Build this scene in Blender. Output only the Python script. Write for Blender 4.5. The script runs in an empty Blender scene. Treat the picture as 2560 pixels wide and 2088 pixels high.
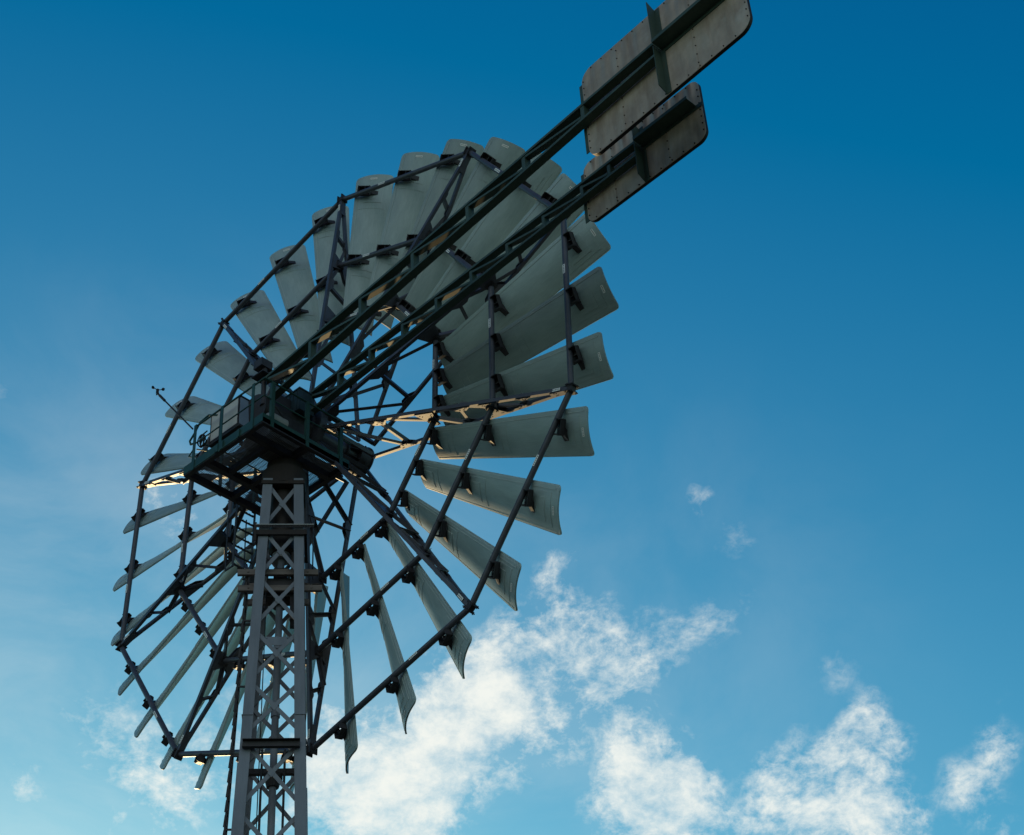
import bpy, bmesh, math, random
from mathutils import Vector, Matrix
random.seed(7)
SC = bpy.context.scene
COL = SC.collection
V = Vector
rad = math.radians

# ------------------------------------------------------------------ camera
CAM = V((21.8186, -19.3702, 1.6))
R_ROWS = ((0.72919, 0.682478, -0.050058), (0.455606, -0.429604, 0.779656), (0.510593, -0.591324, -0.624204))
cam_d = bpy.data.cameras.new('camera')
cam = bpy.data.objects.new('camera', cam_d)
COL.objects.link(cam)
cam.matrix_world = Matrix.Translation(CAM) @ Matrix(R_ROWS).transposed().to_4x4()
cam_d.sensor_width = 36.0
cam_d.lens = 36.0 * 4410.53 / 2560.0
cam_d.clip_start = 0.1
cam_d.clip_end = 8000
SC.camera = cam

# ------------------------------------------------------------------ light, sky, exposure
SUN = V((-0.85, 0.515, 0.13)).normalized()
sun_d = bpy.data.lights.new('sun', 'SUN')
sun_d.energy = 2.1
sun_d.angle = rad(0.5)
sun_d.color = (1.0, 0.71, 0.34)
sun = bpy.data.objects.new('sun', sun_d)
COL.objects.link(sun)
sun.rotation_euler = SUN.to_track_quat('Z', 'Y').to_euler()
sun.location = SUN * 60

SC.view_settings.view_transform = 'Standard'
SC.view_settings.look = 'None'
SC.view_settings.gamma = 1.0
SC.view_settings.use_curve_mapping = False
SC.view_settings.exposure = 0.0

# clouds: direction on the sky, angular radius, weight
CLOUDS = [
 (-0.6575,0.6028,0.4520,0.0634,1.00), (-0.6241,0.6224,0.4723,0.0550,1.00), (-0.5958,0.6328,0.4946,0.0529,0.92),
 (-0.6401,0.6299,0.4399,0.0507,1.00), (-0.6079,0.6474,0.4597,0.0402,0.65), (-0.5704,0.6460,0.5073,0.0444,0.80),
 (-0.5400,0.6549,0.5286,0.0402,0.68), (-0.5293,0.6470,0.5489,0.0254,0.50), (-0.5292,0.6774,0.5109,0.0402,0.60),
 (-0.5494,0.6775,0.4889,0.0402,0.65), (-0.5112,0.6934,0.5078,0.0359,0.42), (-0.4903,0.7032,0.5149,0.0296,0.32),
 (-0.4719,0.7114,0.5208,0.0254,0.28), (-0.5792,0.6611,0.4770,0.0402,0.60), (-0.5271,0.6932,0.4915,0.0338,0.35),
 (-0.6603,0.5834,0.4729,0.0381,0.60), (-0.5456,0.7055,0.4524,0.0317,0.75), (-0.5284,0.7149,0.4578,0.0359,0.85),
 (-0.5336,0.7258,0.4342,0.0465,1.00), (-0.5569,0.7080,0.4342,0.0359,0.80), (-0.5175,0.7326,0.4420,0.0254,0.50),
 (-0.4742,0.7548,0.4533,0.0220,0.72), (-0.4584,0.7630,0.4557,0.0254,0.78), (-0.4440,0.7735,0.4522,0.0233,0.78),
 (-0.4257,0.7762,0.4650,0.0178,0.78), (-0.4210,0.7871,0.4508,0.0190,0.70), (-0.4335,0.7867,0.4395,0.0211,0.45),
 (-0.4925,0.7516,0.4388,0.0254,0.45), (-0.4794,0.7666,0.4273,0.0359,0.70), (-0.4596,0.7822,0.4207,0.0381,0.80),
 (-0.4400,0.7944,0.4188,0.0338,0.70), (-0.4220,0.8044,0.4182,0.0233,0.45), (-0.5052,0.7519,0.4235,0.0254,0.40),
 (-0.3941,0.8154,0.4240,0.0245,0.68), (-0.3739,0.8161,0.4407,0.0254,0.65), (-0.3876,0.8271,0.4071,0.0211,0.55),
 (-0.3616,0.8068,0.4672,0.0148,0.32), (-0.7257,0.5277,0.4415,0.0381,0.75), (-0.7590,0.4689,0.4517,0.0296,0.50),
 (-0.6594,0.4796,0.5790,0.0317,0.50), (-0.6658,0.4587,0.5885,0.0211,0.35), (-0.7277,0.4824,0.4875,0.0465,0.35),
 (-0.7074,0.5344,0.4626,0.0465,0.50), (-0.7274,0.5039,0.4658,0.0381,0.40), (-0.4535,0.6755,0.5814,0.0161,0.42),
 (-0.4454,0.6985,0.5601,0.0275,0.24), (-0.4304,0.7596,0.4877,0.0254,0.28), (-0.6848,0.3703,0.6276,0.0169,0.30),
 (-0.7074,0.4404,0.5528,0.0381,0.20), (-0.6703,0.5563,0.4911,0.0634,0.30), (-0.4431,0.7241,0.5286,0.0381,0.12),
 # outside the picture: sky going on around it, then clouds added for fill
 (0.7,0.6,0.35,0.30,0.8), (0.2,0.9,0.30,0.18,0.7), (-0.95,-0.15,0.30,0.30,0.8),
 (0.15,-0.9,0.35,0.75,1.2), (0.8,-0.55,0.30,0.70,1.2), (-0.55,-0.8,0.25,0.50,1.0), (0.5,-0.55,0.65,0.40,0.7), (0.95,0.1,0.30,0.5,1.0),  # broad unseen clouds, added to throw fill light on blades and vanes
]
SKY_STRENGTH = 0.10
SKY_GAIN = (1.58, 2.48, 1.85)       # deep polarised blue: gain and offset per channel
SKY_OFFSET = (-0.72, -0.92, -0.05)
def build_world():
    w = bpy.data.worlds.new('World')
    SC.world = w
    w.use_nodes = True
    nt = w.node_tree
    N, L = nt.nodes, nt.links
    N.clear()
    out = N.new('ShaderNodeOutputWorld'); bg = N.new('ShaderNodeBackground')
    L.new(bg.outputs[0], out.inputs[0])
    sky = N.new('ShaderNodeTexSky'); sky.sky_type = 'NISHITA'; sky.sun_disc = False
    sky.sun_elevation = math.asin(SUN.z); sky.sun_rotation = math.atan2(SUN.x, SUN.y)
    sky.air_density = 1.0; sky.dust_density = 0.4; sky.ozone_density = 3.0; sky.altitude = 0
    tc = N.new('ShaderNodeTexCoord'); nrm = N.new('ShaderNodeVectorMath'); nrm.operation = 'NORMALIZE'
    L.new(tc.outputs['Generated'], nrm.inputs[0])
    D = nrm.outputs[0]
    def math_(op, a, b=None, clamp=False):
        m = N.new('ShaderNodeMath'); m.operation = op; m.use_clamp = clamp
        for i, v in enumerate((a, b)):
            if v is None: continue
            if isinstance(v, (int, float)): m.inputs[i].default_value = v
            else: L.new(v, m.inputs[i])
        return m.outputs[0]
    def noise(vec, scale, detail, rough, dist=0.0, lac=2.0):
        n = N.new('ShaderNodeTexNoise'); n.inputs['Scale'].default_value = scale; n.inputs['Detail'].default_value = detail
        n.inputs['Roughness'].default_value = rough; n.inputs['Distortion'].default_value = dist; n.inputs['Lacunarity'].default_value = lac
        L.new(vec, n.inputs['Vector']); return n
    def vmath(op, a, b):
        m = N.new('ShaderNodeVectorMath'); m.operation = op
        for i, v in enumerate((a, b)):
            if isinstance(v, tuple): m.inputs[i].default_value = v
            else: L.new(v, m.inputs[i])
        return m
    # warped direction for ragged outlines
    wn = noise(D, 16, 4, 0.55)
    off = vmath('SUBTRACT', wn.outputs['Color'], (0.5, 0.5, 0.5))
    offs = vmath('MULTIPLY', off.outputs[0], (0.05, 0.05, 0.05))
    DW = vmath('ADD', D, offs.outputs[0]).outputs[0]
    DN = vmath('ADD', D, vmath('MULTIPLY', off.outputs[0], (0.018, 0.018, 0.018)).outputs[0]).outputs[0]
    total = None
    for x, y, z, r, wt in CLOUDS:
        d = V((x, y, z)).normalized()
        dn = vmath('DISTANCE', DW, tuple(d))
        mr = N.new('ShaderNodeMapRange'); mr.interpolation_type = 'SMOOTHSTEP'; mr.clamp = True
        mr.inputs['From Min'].default_value = r; mr.inputs['From Max'].default_value = 0.0
        mr.inputs['To Min'].default_value = 0.0; mr.inputs['To Max'].default_value = wt
        L.new(dn.outputs['Value'], mr.inputs['Value'])
        total = mr.outputs[0] if total is None else math_('ADD', total, mr.outputs[0])
    total = math_('MINIMUM', total, 1.25)
    # fibrous detail, stretched along the drift of the clouds
    mp = N.new('ShaderNodeMapping'); mp.vector_type = 'POINT'
    mp.inputs['Rotation'].default_value = (rad(20), rad(38), rad(35)); mp.inputs['Scale'].default_value = (1.0, 1.0, 1.45)
    L.new(DN, mp.inputs['Vector'])
    n1 = noise(mp.outputs[0], 22, 12, 0.66, 0.0)
    n2 = noise(mp.outputs[0], 62, 9, 0.66, 0.0)
    n3 = noise(mp.outputs[0], 170, 6, 0.7, 0.0)
    ctr = lambda n, k: math_('MULTIPLY', math_('SUBTRACT', n.outputs['Fac'], 0.5), k)
    edge = math_('SUBTRACT', 1.3, total, True)
    fine = math_('MULTIPLY', math_('ADD', ctr(n2, 4.2), ctr(n3, 1.8)), math_('ADD', math_('MULTIPLY', edge, 0.75), 0.25))
    dn = math_('ADD', ctr(n1, 4.0), fine)
    amt = math_('MINIMUM', math_('MULTIPLY', total, 1.4), 1.0)
    dens = math_('ADD', math_('MULTIPLY', total, 1.12), math_('MULTIPLY', dn, amt))
    cm = N.new('ShaderNodeMapRange'); cm.interpolation_type = 'SMOOTHSTEP'; cm.clamp = True
    cm.inputs['From Min'].default_value = 0.0; cm.inputs['From Max'].default_value = 2.05
    cm.inputs['To Max'].default_value = 0.97
    L.new(dens, cm.inputs['Value'])
    # thin high veil, thicker towards the sun
    veil = None
    for (vx, vy, vz), r, wt in (((-0.754, 0.467, 0.462), 0.30, 0.22), ((-0.60, 0.66, 0.45), 0.28, 0.13), ((-0.66, 0.50, 0.56), 0.22, 0.08), ((-0.43, 0.72, 0.54), 0.17, 0.025)):
        d = V((vx, vy, vz)).normalized()
        dv = vmath('DISTANCE', DW, tuple(d))
        mr = N.new('ShaderNodeMapRange'); mr.interpolation_type = 'SMOOTHSTEP'; mr.clamp = True
        mr.inputs['From Min'].default_value = r; mr.inputs['From Max'].default_value = 0.0
        mr.inputs['To Min'].default_value = 0.0; mr.inputs['To Max'].default_value = wt
        L.new(dv.outputs['Value'], mr.inputs['Value'])
        veil = mr.outputs[0] if veil is None else math_('ADD', veil, mr.outputs[0])
    nv = noise(mp.outputs[0], 6.5, 9, 0.6, 0.5)
    vm = N.new('ShaderNodeMapRange'); vm.interpolation_type = 'SMOOTHSTEP'; vm.clamp = True
    vm.inputs['From Min'].default_value = 0.32; vm.inputs['From Max'].default_value = 0.72
    L.new(nv.outputs['Fac'], vm.inputs['Value'])
    veil = math_('MULTIPLY', veil, math_('ADD', math_('MULTIPLY', vm.outputs[0], 0.9), 0.1))
    cover = math_('MAXIMUM', cm.outputs[0], veil)
    # graded sky colour
    ma = N.new('ShaderNodeVectorMath'); ma.operation = 'MULTIPLY_ADD'
    L.new(sky.outputs[0], ma.inputs[0]); ma.inputs[1].default_value = SKY_GAIN; ma.inputs[2].default_value = SKY_OFFSET
    lo = vmath('MAXIMUM', ma.outputs[0], (0.006, 0.02, 0.03))
    hi = vmath('MINIMUM', lo.outputs[0], (9.0, 9.0, 9.0))
    mix = N.new('ShaderNodeMix'); mix.data_type = 'RGBA'
    L.new(cover, mix.inputs['Factor']); L.new(hi.outputs[0], mix.inputs['A'])
    mix.inputs['B'].default_value = (9.2, 9.4, 8.8, 1)
    L.new(mix.outputs['Result'], bg.inputs['Color'])
    bg.inputs['Strength'].default_value = SKY_STRENGTH
build_world()

# ------------------------------------------------------------------ materials
def new_mat(name):
    m = bpy.data.materials.new(name); m.use_nodes = True
    nt = m.node_tree
    b = nt.nodes['Principled BSDF']
    return m, nt, b
def ramp(nt, stops):
    r = nt.nodes.new('ShaderNodeValToRGB')
    el = r.color_ramp.elements
    while len(el) < len(stops): el.new(0.5)
    for e, (p, c) in zip(el, stops):
        e.position = p; e.color = (*c, 1)
    return r
def tex(nt, scale, detail=5, rough=0.6, stretch=(1, 1, 1), coord='Object'):
    tc = nt.nodes.new('ShaderNodeTexCoord'); mp = nt.nodes.new('ShaderNodeMapping')
    mp.inputs['Scale'].default_value = stretch
    nt.links.new(tc.outputs[coord], mp.inputs['Vector'])
    n = nt.nodes.new('ShaderNodeTexNoise'); n.inputs['Scale'].default_value = scale
    n.inputs['Detail'].default_value = detail; n.inputs['Roughness'].default_value = rough
    nt.links.new(mp.outputs[0], n.inputs['Vector'])
    return n
def paint(name, c1, c2, rough=0.45, scale=6, stretch=(1, 1, 0.35), rust=None, bump=0.15, metallic=0.0, rust_at=0.66, spec=0.25):
    m, nt, b = new_mat(name)
    n = tex(nt, scale, 6, 0.65, stretch)
    stops = [(0.32, c1), (0.66, c2)]
    r = ramp(nt, stops)
    nt.links.new(n.outputs['Fac'], r.inputs[0])
    colr = r.outputs[0]
    if rust:
        n2 = tex(nt, scale * 1.7, 8, 0.7, stretch)
        r2 = ramp(nt, [(rust_at, (0, 0, 0)), (rust_at + 0.08, (1, 1, 1))])
        nt.links.new(n2.outputs['Fac'], r2.inputs[0])
        mx = nt.nodes.new('ShaderNodeMix'); mx.data_type = 'RGBA'
        nt.links.new(r2.outputs[0], mx.inputs['Factor']); nt.links.new(colr, mx.inputs['A']); mx.inputs['B'].default_value = (*rust, 1)
        colr = mx.outputs['Result']
    nt.links.new(colr, b.inputs['Base Color'])
    rr = nt.nodes.new('ShaderNodeMapRange'); rr.inputs['To Min'].default_value = rough - 0.1; rr.inputs['To Max'].default_value = rough + 0.15
    nt.links.new(n.outputs['Fac'], rr.inputs['Value']); nt.links.new(rr.outputs[0], b.inputs['Roughness'])
    b.inputs['Metallic'].default_value = metallic
    b.inputs['Specular IOR Level'].default_value = spec
    if bump:
        n3 = tex(nt, 60, 3, 0.6)
        bp = nt.nodes.new('ShaderNodeBump'); bp.inputs['Strength'].default_value = bump; bp.inputs['Distance'].default_value = 0.004
        nt.links.new(n3.outputs['Fac'], bp.inputs['Height']); nt.links.new(bp.outputs[0], b.inputs['Normal'])
    return m
M = {}
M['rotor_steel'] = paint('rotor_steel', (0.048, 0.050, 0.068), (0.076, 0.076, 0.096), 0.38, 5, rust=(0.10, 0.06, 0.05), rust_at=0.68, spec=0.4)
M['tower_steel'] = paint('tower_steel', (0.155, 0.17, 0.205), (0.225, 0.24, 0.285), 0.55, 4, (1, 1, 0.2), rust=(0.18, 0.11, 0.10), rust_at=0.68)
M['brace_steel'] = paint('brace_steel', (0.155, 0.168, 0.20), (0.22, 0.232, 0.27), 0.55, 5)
M['dark_steel'] = paint('dark_steel', (0.028, 0.025, 0.030), (0.050, 0.045, 0.050), 0.5, 5, rust=(0.07, 0.04, 0.03), rust_at=0.64)
M['green_paint'] = paint('green_paint', (0.018, 0.056, 0.050), (0.030, 0.076, 0.066), 0.4, 5, rust=(0.05, 0.07, 0.06), rust_at=0.68)
M['boom_green'] = paint('boom_green', (0.044, 0.070, 0.056), (0.066, 0.098, 0.078), 0.45, 5, rust=(0.10, 0.055, 0.03), rust_at=0.66)
M['timber'] = paint('timber', (0.13, 0.105, 0.095), (0.21, 0.17, 0.155), 0.8, 8, (0.25, 2, 2), bump=0.4)
M['cable'] = paint('cable', (0.02, 0.02, 0.02), (0.03, 0.03, 0.03), 0.6, 8)
M['galvanised'] = paint('galvanised', (0.24, 0.25, 0.25), (0.34, 0.34, 0.33), 0.5, 7, metallic=0.3)
M['cabinet_cream'] = paint('cabinet_cream', (0.50, 0.47, 0.44), (0.60, 0.56, 0.53), 0.45, 3, rust=(0.33, 0.29, 0.25), rust_at=0.7)
M['cabinet_blue'] = paint('cabinet_blue', (0.20, 0.26, 0.36), (0.26, 0.33, 0.43), 0.35, 3)
M['label_white'] = paint('label_white', (0.84, 0.85, 0.83), (0.90, 0.90, 0.88), 0.5, 20, bump=0)
M['label_ink'] = paint('label_ink', (0.10, 0.11, 0.12), (0.16, 0.17, 0.18), 0.6, 20, bump=0)
M['cover_blue'] = paint('cover_blue', (0.022, 0.042, 0.055), (0.036, 0.062, 0.078), 0.4, 5)
M['dark_rust'] = paint('dark_rust', (0.020, 0.015, 0.014), (0.036, 0.026, 0.023), 0.6, 4, rust=(0.06, 0.03, 0.02), rust_at=0.62)
M['grating_steel'] = paint('grating_steel', (0.11, 0.105, 0.11), (0.17, 0.165, 0.165), 0.5, 6)
M['concrete'] = paint('concrete', (0.28, 0.27, 0.25), (0.38, 0.37, 0.34), 0.9, 3, (1, 1, 1), bump=0.4)

def blade_mat():
    m, nt, b = new_mat('blade_fibreglass')
    oi = nt.nodes.new('ShaderNodeObjectInfo')
    n = tex(nt, 3.0, 6, 0.6, (0.7, 2.5, 2.5))
    r = ramp(nt, [(0.3, (0.30, 0.39, 0.40)), (0.7, (0.38, 0.475, 0.48))])
    nt.links.new(n.outputs['Fac'], r.inputs[0])
    n2 = tex(nt, 22, 4, 0.6, (0.25, 3, 3))         # woven strands along the span
    r2 = ramp(nt, [(0.35, (0.92, 0.92, 0.92)), (0.65, (1.04, 1.04, 1.04))])
    nt.links.new(n2.outputs['Fac'], r2.inputs[0])
    mx = nt.nodes.new('ShaderNodeMix'); mx.data_type = 'RGBA'; mx.blend_type = 'MULTIPLY'; mx.inputs['Factor'].default_value = 1
    nt.links.new(r.outputs[0], mx.inputs['A']); nt.links.new(r2.outputs[0], mx.inputs['B'])
    hv = nt.nodes.new('ShaderNodeHueSaturation')
    mr = nt.nodes.new('ShaderNodeMapRange'); mr.inputs['To Min'].default_value = 0.80; mr.inputs['To Max'].default_value = 1.14
    nt.links.new(oi.outputs['Random'], mr.inputs['Value']); nt.links.new(mr.outputs[0], hv.inputs['Value'])
    nt.links.new(mx.outputs['Result'], hv.inputs['Color'])
    nt.links.new(hv.outputs[0], b.inputs['Base Color'])
    b.inputs['Roughness'].default_value = 0.42
    bp = nt.nodes.new('ShaderNodeBump'); bp.inputs['Strength'].default_value = 0.25; bp.inputs['Distance'].default_value = 0.006
    nt.links.new(n2.outputs['Fac'], bp.inputs['Height']); nt.links.new(bp.outputs[0], b.inputs['Normal'])
    tr = nt.nodes.new('ShaderNodeBsdfTranslucent')
    nt.links.new(hv.outputs[0], tr.inputs['Color'])
    ms = nt.nodes.new('ShaderNodeMixShader'); ms.inputs[0].default_value = 0.09
    o = nt.nodes['Material Output']
    nt.links.new(b.outputs[0], ms.inputs[1]); nt.links.new(tr.outputs[0], ms.inputs[2]); nt.links.new(ms.outputs[0], o.inputs['Surface'])
    return m
M['blade'] = blade_mat()
M['blade_edge_highlight'] = paint('blade_edge_highlight', (0.44, 0.50, 0.50), (0.58, 0.63, 0.62), 0.45, 9, bump=0)  # paler tone paints in the light caught by lips and patch steps

def vane_mat(name, amount, z_top):
    """weathered sheet metal: rust runs, sheet puckered between the bolts; upper bands also paint the pucker shading"""
    m, nt, b = new_mat(name)
    def mixc(fac, a, bcol, mode='MIX'):
        mx = nt.nodes.new('ShaderNodeMix'); mx.data_type = 'RGBA'; mx.blend_type = mode
        nt.links.new(fac, mx.inputs['Factor']); nt.links.new(a, mx.inputs['A'])
        if isinstance(bcol, tuple): mx.inputs['B'].default_value = (*bcol, 1)
        else: nt.links.new(bcol, mx.inputs['B'])
        return mx.outputs['Result']
    n = tex(nt, 2.2, 7, 0.62, (1, 1, 1))
    r = ramp(nt, [(0.3, (0.30 + 0.16 * amount, 0.225 + 0.12 * amount, 0.17 + 0.08 * amount)), (0.72, (0.46 + 0.22 * amount, 0.37 + 0.18 * amount, 0.29 + 0.13 * amount))])
    nt.links.new(n.outputs['Fac'], r.inputs[0])
    n2 = tex(nt, 2.4, 6, 0.55, (2.0, 1, 0.28))
    r2 = ramp(nt, [(0.50 - amount * 0.10, (0, 0, 0)), (0.80, (0.75, 0.75, 0.75))])
    nt.links.new(n2.outputs['Fac'], r2.inputs[0])
    c = mixc(r2.outputs[0], r.outputs[0], (0.17, 0.095, 0.05))
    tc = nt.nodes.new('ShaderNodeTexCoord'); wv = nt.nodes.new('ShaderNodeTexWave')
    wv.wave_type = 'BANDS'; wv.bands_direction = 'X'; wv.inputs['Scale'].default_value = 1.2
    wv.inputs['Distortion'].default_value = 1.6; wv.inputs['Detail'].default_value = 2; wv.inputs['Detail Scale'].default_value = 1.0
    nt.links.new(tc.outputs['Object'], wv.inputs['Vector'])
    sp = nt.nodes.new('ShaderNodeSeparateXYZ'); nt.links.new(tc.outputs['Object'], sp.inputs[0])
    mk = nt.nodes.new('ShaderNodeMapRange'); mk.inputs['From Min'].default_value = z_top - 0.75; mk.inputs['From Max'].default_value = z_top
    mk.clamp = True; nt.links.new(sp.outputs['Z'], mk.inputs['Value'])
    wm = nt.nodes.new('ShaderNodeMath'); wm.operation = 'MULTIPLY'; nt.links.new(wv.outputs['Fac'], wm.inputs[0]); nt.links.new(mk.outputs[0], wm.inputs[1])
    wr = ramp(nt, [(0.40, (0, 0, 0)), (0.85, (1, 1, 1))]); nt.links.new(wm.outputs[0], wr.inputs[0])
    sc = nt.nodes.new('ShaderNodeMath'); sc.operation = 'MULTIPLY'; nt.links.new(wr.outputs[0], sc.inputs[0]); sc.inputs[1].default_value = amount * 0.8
    c = mixc(sc.outputs[0], c, (0.19, 0.10, 0.05))  # rust-brown bands near the top, pucker shading painted into the colour
    # pale rubbed patches
    n4 = tex(nt, 1.5, 5, 0.55, (1.2, 1, 1)); r4 = ramp(nt, [(0.58, (0, 0, 0)), (0.70, (1, 1, 1))]); nt.links.new(n4.outputs['Fac'], r4.inputs[0])
    s4 = nt.nodes.new('ShaderNodeMath'); s4.operation = 'MULTIPLY'; nt.links.new(r4.outputs[0], s4.inputs[0]); s4.inputs[1].default_value = 0.55
    c = mixc(s4.outputs[0], c, (0.50 + 0.15 * amount, 0.45 + 0.14 * amount, 0.39 + 0.11 * amount))
    nt.links.new(c, b.inputs['Base Color'])
    b.inputs['Roughness'].default_value = 0.48
    b.inputs['Metallic'].default_value = 0.1
    n3 = tex(nt, 1.6, 2, 0.5, (2.2, 1, 0.7))
    b1 = nt.nodes.new('ShaderNodeBump'); b1.inputs['Strength'].default_value = 0.6; b1.inputs['Distance'].default_value = 0.08
    nt.links.new(n3.outputs['Fac'], b1.inputs['Height'])
    b2 = nt.nodes.new('ShaderNodeBump'); b2.inputs['Strength'].default_value = 0.5 + 0.5 * amount; b2.inputs['Distance'].default_value = 0.03
    nt.links.new(wm.outputs[0], b2.inputs['Height']); nt.links.new(b1.outputs[0], b2.inputs['Normal'])
    nt.links.new(b2.outputs[0], b.inputs['Normal'])
    return m
M['vane_main'] = vane_mat('vane_main', 0.15, 25.9)
M['vane_rusty_shaded'] = vane_mat('vane_rusty_shaded', 0.9, 25.45)

def ground_mat():
    m, nt, b = new_mat('ground_grass')
    n = tex(nt, 0.05, 8, 0.65); n2 = tex(nt, 2.0, 6, 0.7)
    r = ramp(nt, [(0.35, (0.085, 0.095, 0.045)), (0.6, (0.15, 0.13, 0.09))])
    nt.links.new(n.outputs['Fac'], r.inputs[0])
    r2 = ramp(nt, [(0.3, (0.7, 0.7, 0.7)), (0.7, (1.2, 1.2, 1.2))]); nt.links.new(n2.outputs['Fac'], r2.inputs[0])
    mx = nt.nodes.new('ShaderNodeMix'); mx.data_type = 'RGBA'; mx.blend_type = 'MULTIPLY'; mx.inputs['Factor'].default_value = 1
    nt.links.new(r.outputs[0], mx.inputs['A']); nt.links.new(r2.outputs[0], mx.inputs['B'])
    nt.links.new(mx.outputs['Result'], b.inputs['Base Color']); b.inputs['Roughness'].default_value = 0.95
    return m
M['ground'] = ground_mat()

# ------------------------------------------------------------------ mesh helpers
def quadbox(bm, a, b, mi=0):
    """hexahedron between two quads (lists of 4 points)"""
    va = [bm.verts.new(p) for p in a]; vb = [bm.verts.new(p) for p in b]
    fs = [bm.faces.new(va[::-1]), bm.faces.new(vb)]
    for i in range(4):
        j = (i + 1) % 4
        fs.append(bm.faces.new((va[i], va[j], vb[j], vb[i])))
    for f in fs: f.material_index = mi
    return fs
def beam(bm, p0, p1, w, h, up=(0, 0, 1), mi=0):
    p0, p1 = V(p0), V(p1); d = (p1 - p0).normalized()
    s = d.cross(V(up))
    if s.length < 1e-5: s = d.cross(V((1, 0, 0)))
    s.normalize(); u = s.cross(d).normalized()
    o = [s * (w / 2) * a + u * (h / 2) * b for a, b in ((-1, -1), (1, -1), (1, 1), (-1, 1))]
    quadbox(bm, [p0 + x for x in o], [p1 + x for x in o], mi)
def angle_bar(bm, p0, p1, w, t, up=(0, 0, 1), mi=0, flip=1):
    """L section: one leg flat along 'side', one leg along 'up'"""
    p0, p1 = V(p0), V(p1); d = (p1 - p0).normalized()
    s = d.cross(V(up)).normalized() * flip; u = V(s.cross(d)).normalized() * flip
    def sec(a0, a1, b0, b1): return [s * a0 + u * b0, s * a1 + u * b0, s * a1 + u * b1, s * a0 + u * b1]
    for q in (sec(-w / 2, w / 2, -t / 2, t / 2), sec(-w / 2, -w / 2 + t, t / 2, w)):
        quadbox(bm, [p0 + x for x in q], [p1 + x for x in q], mi)
def box(bm, lo, hi, mi=0):
    x0, y0, z0 = lo; x1, y1, z1 = hi
    quadbox(bm, [V((x0, y0, z0)), V((x1, y0, z0)), V((x1, y1, z0)), V((x0, y1, z0))],
            [V((x0, y0, z1)), V((x1, y0, z1)), V((x1, y1, z1)), V((x0, y1, z1))], mi)
def tube(bm, p0, p1, r, r1=None, n=12, mi=0, caps=True):
    p0, p1 = V(p0), V(p1); r1 = r if r1 is None else r1
    d = (p1 - p0).normalized(); s = d.cross(V((0, 0, 1)))
    if s.length < 1e-4: s = d.cross(V((1, 0, 0)))
    s.normalize(); u = s.cross(d)
    ra = [bm.verts.new(p0 + (s * math.cos(a) + u * math.sin(a)) * r) for a in [2 * math.pi * i / n for i in range(n)]]
    rb = [bm.verts.new(p1 + (s * math.cos(a) + u * math.sin(a)) * r1) for a in [2 * math.pi * i / n for i in range(n)]]
    for i in range(n):
        j = (i + 1) % n
        f = bm.faces.new((ra[i], ra[j], rb[j], rb[i])); f.smooth = True; f.material_index = mi
    if caps:
        for ring in (ra[::-1], rb):
            f = bm.faces.new([bm.verts.new(v.co) for v in ring]); f.material_index = mi
def poly_tube(bm, pts, r, n=8, mi=0):
    for a, b in zip(pts, pts[1:]): tube(bm, a, b, r, n=n, mi=mi)
    for p in pts[1:-1]:
        q = bmesh.ops.create_icosphere(bm, subdivisions=1, radius=r * 1.02, matrix=Matrix.Translation(V(p)))
        for v in q['verts']:
            for f in v.link_faces: f.smooth = True; f.material_index = mi
def plate(bm, pts, t, mi=0):
    """flat polygon given a thickness along its normal"""
    pts = [V(p) for p in pts]
    nrm = (pts[1] - pts[0]).cross(pts[2] - pts[0]).normalized() * (t / 2)
    a = [bm.verts.new(p - nrm) for p in pts]; b = [bm.verts.new(p + nrm) for p in pts]
    fs = [bm.faces.new(a[::-1]), bm.faces.new(b)]
    n = len(pts)
    for i in range(n): fs.append(bm.faces.new((a[i], a[(i + 1) % n], b[(i + 1) % n], b[i])))
    for f in fs: f.material_index = mi
def finish(bm, name, mats):
    bmesh.ops.recalc_face_normals(bm, faces=bm.faces)
    me = bpy.data.meshes.new(name); bm.to_mesh(me); bm.free()
    for m in (mats if isinstance(mats, (list, tuple)) else [mats]): me.materials.append(m)
    return me
def new_object(name, data, parent=None, loc=(0, 0, 0), rot=(0, 0, 0)):
    o = bpy.data.objects.new(name, data); COL.objects.link(o)
    o.parent = parent; o.location = loc; o.rotation_euler = rot
    return o
def part(name, bm, mats, parent=None, loc=(0, 0, 0), rot=(0, 0, 0)):
    return new_object(name, finish(bm, name, mats), parent, loc, rot)
def empty(name, loc, label=None, cat=None, parent=None, group=None):
    o = new_object(name, None, parent, loc); o.empty_display_size = 0.3
    if label: o['label'] = label; o['category'] = cat
    if group: o['group'] = group
    return o
BM = bmesh.new

# ------------------------------------------------------------------ ground
bm = BM()
bmesh.ops.create_grid(bm, x_segments=40, y_segments=40, size=3000)
g = part('ground', bm, M['ground']); g['kind'] = 'structure'

# ------------------------------------------------------------------ the turbine
H = 24.3253                     # hub height
PH = 15.36                      # angle of one rim corner
TX, TY = 0.0, -1.15             # tower axis
turbine = empty('wind_turbine', (TX, TY, 0), 'tall many-bladed steel wind turbine on a lattice tower with two folded tail vanes', 'wind turbine')
W0 = (-TX, -TY, 0)              # parts modelled in world coordinates get this offset
HUB = (-TX, -TY, H)

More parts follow.
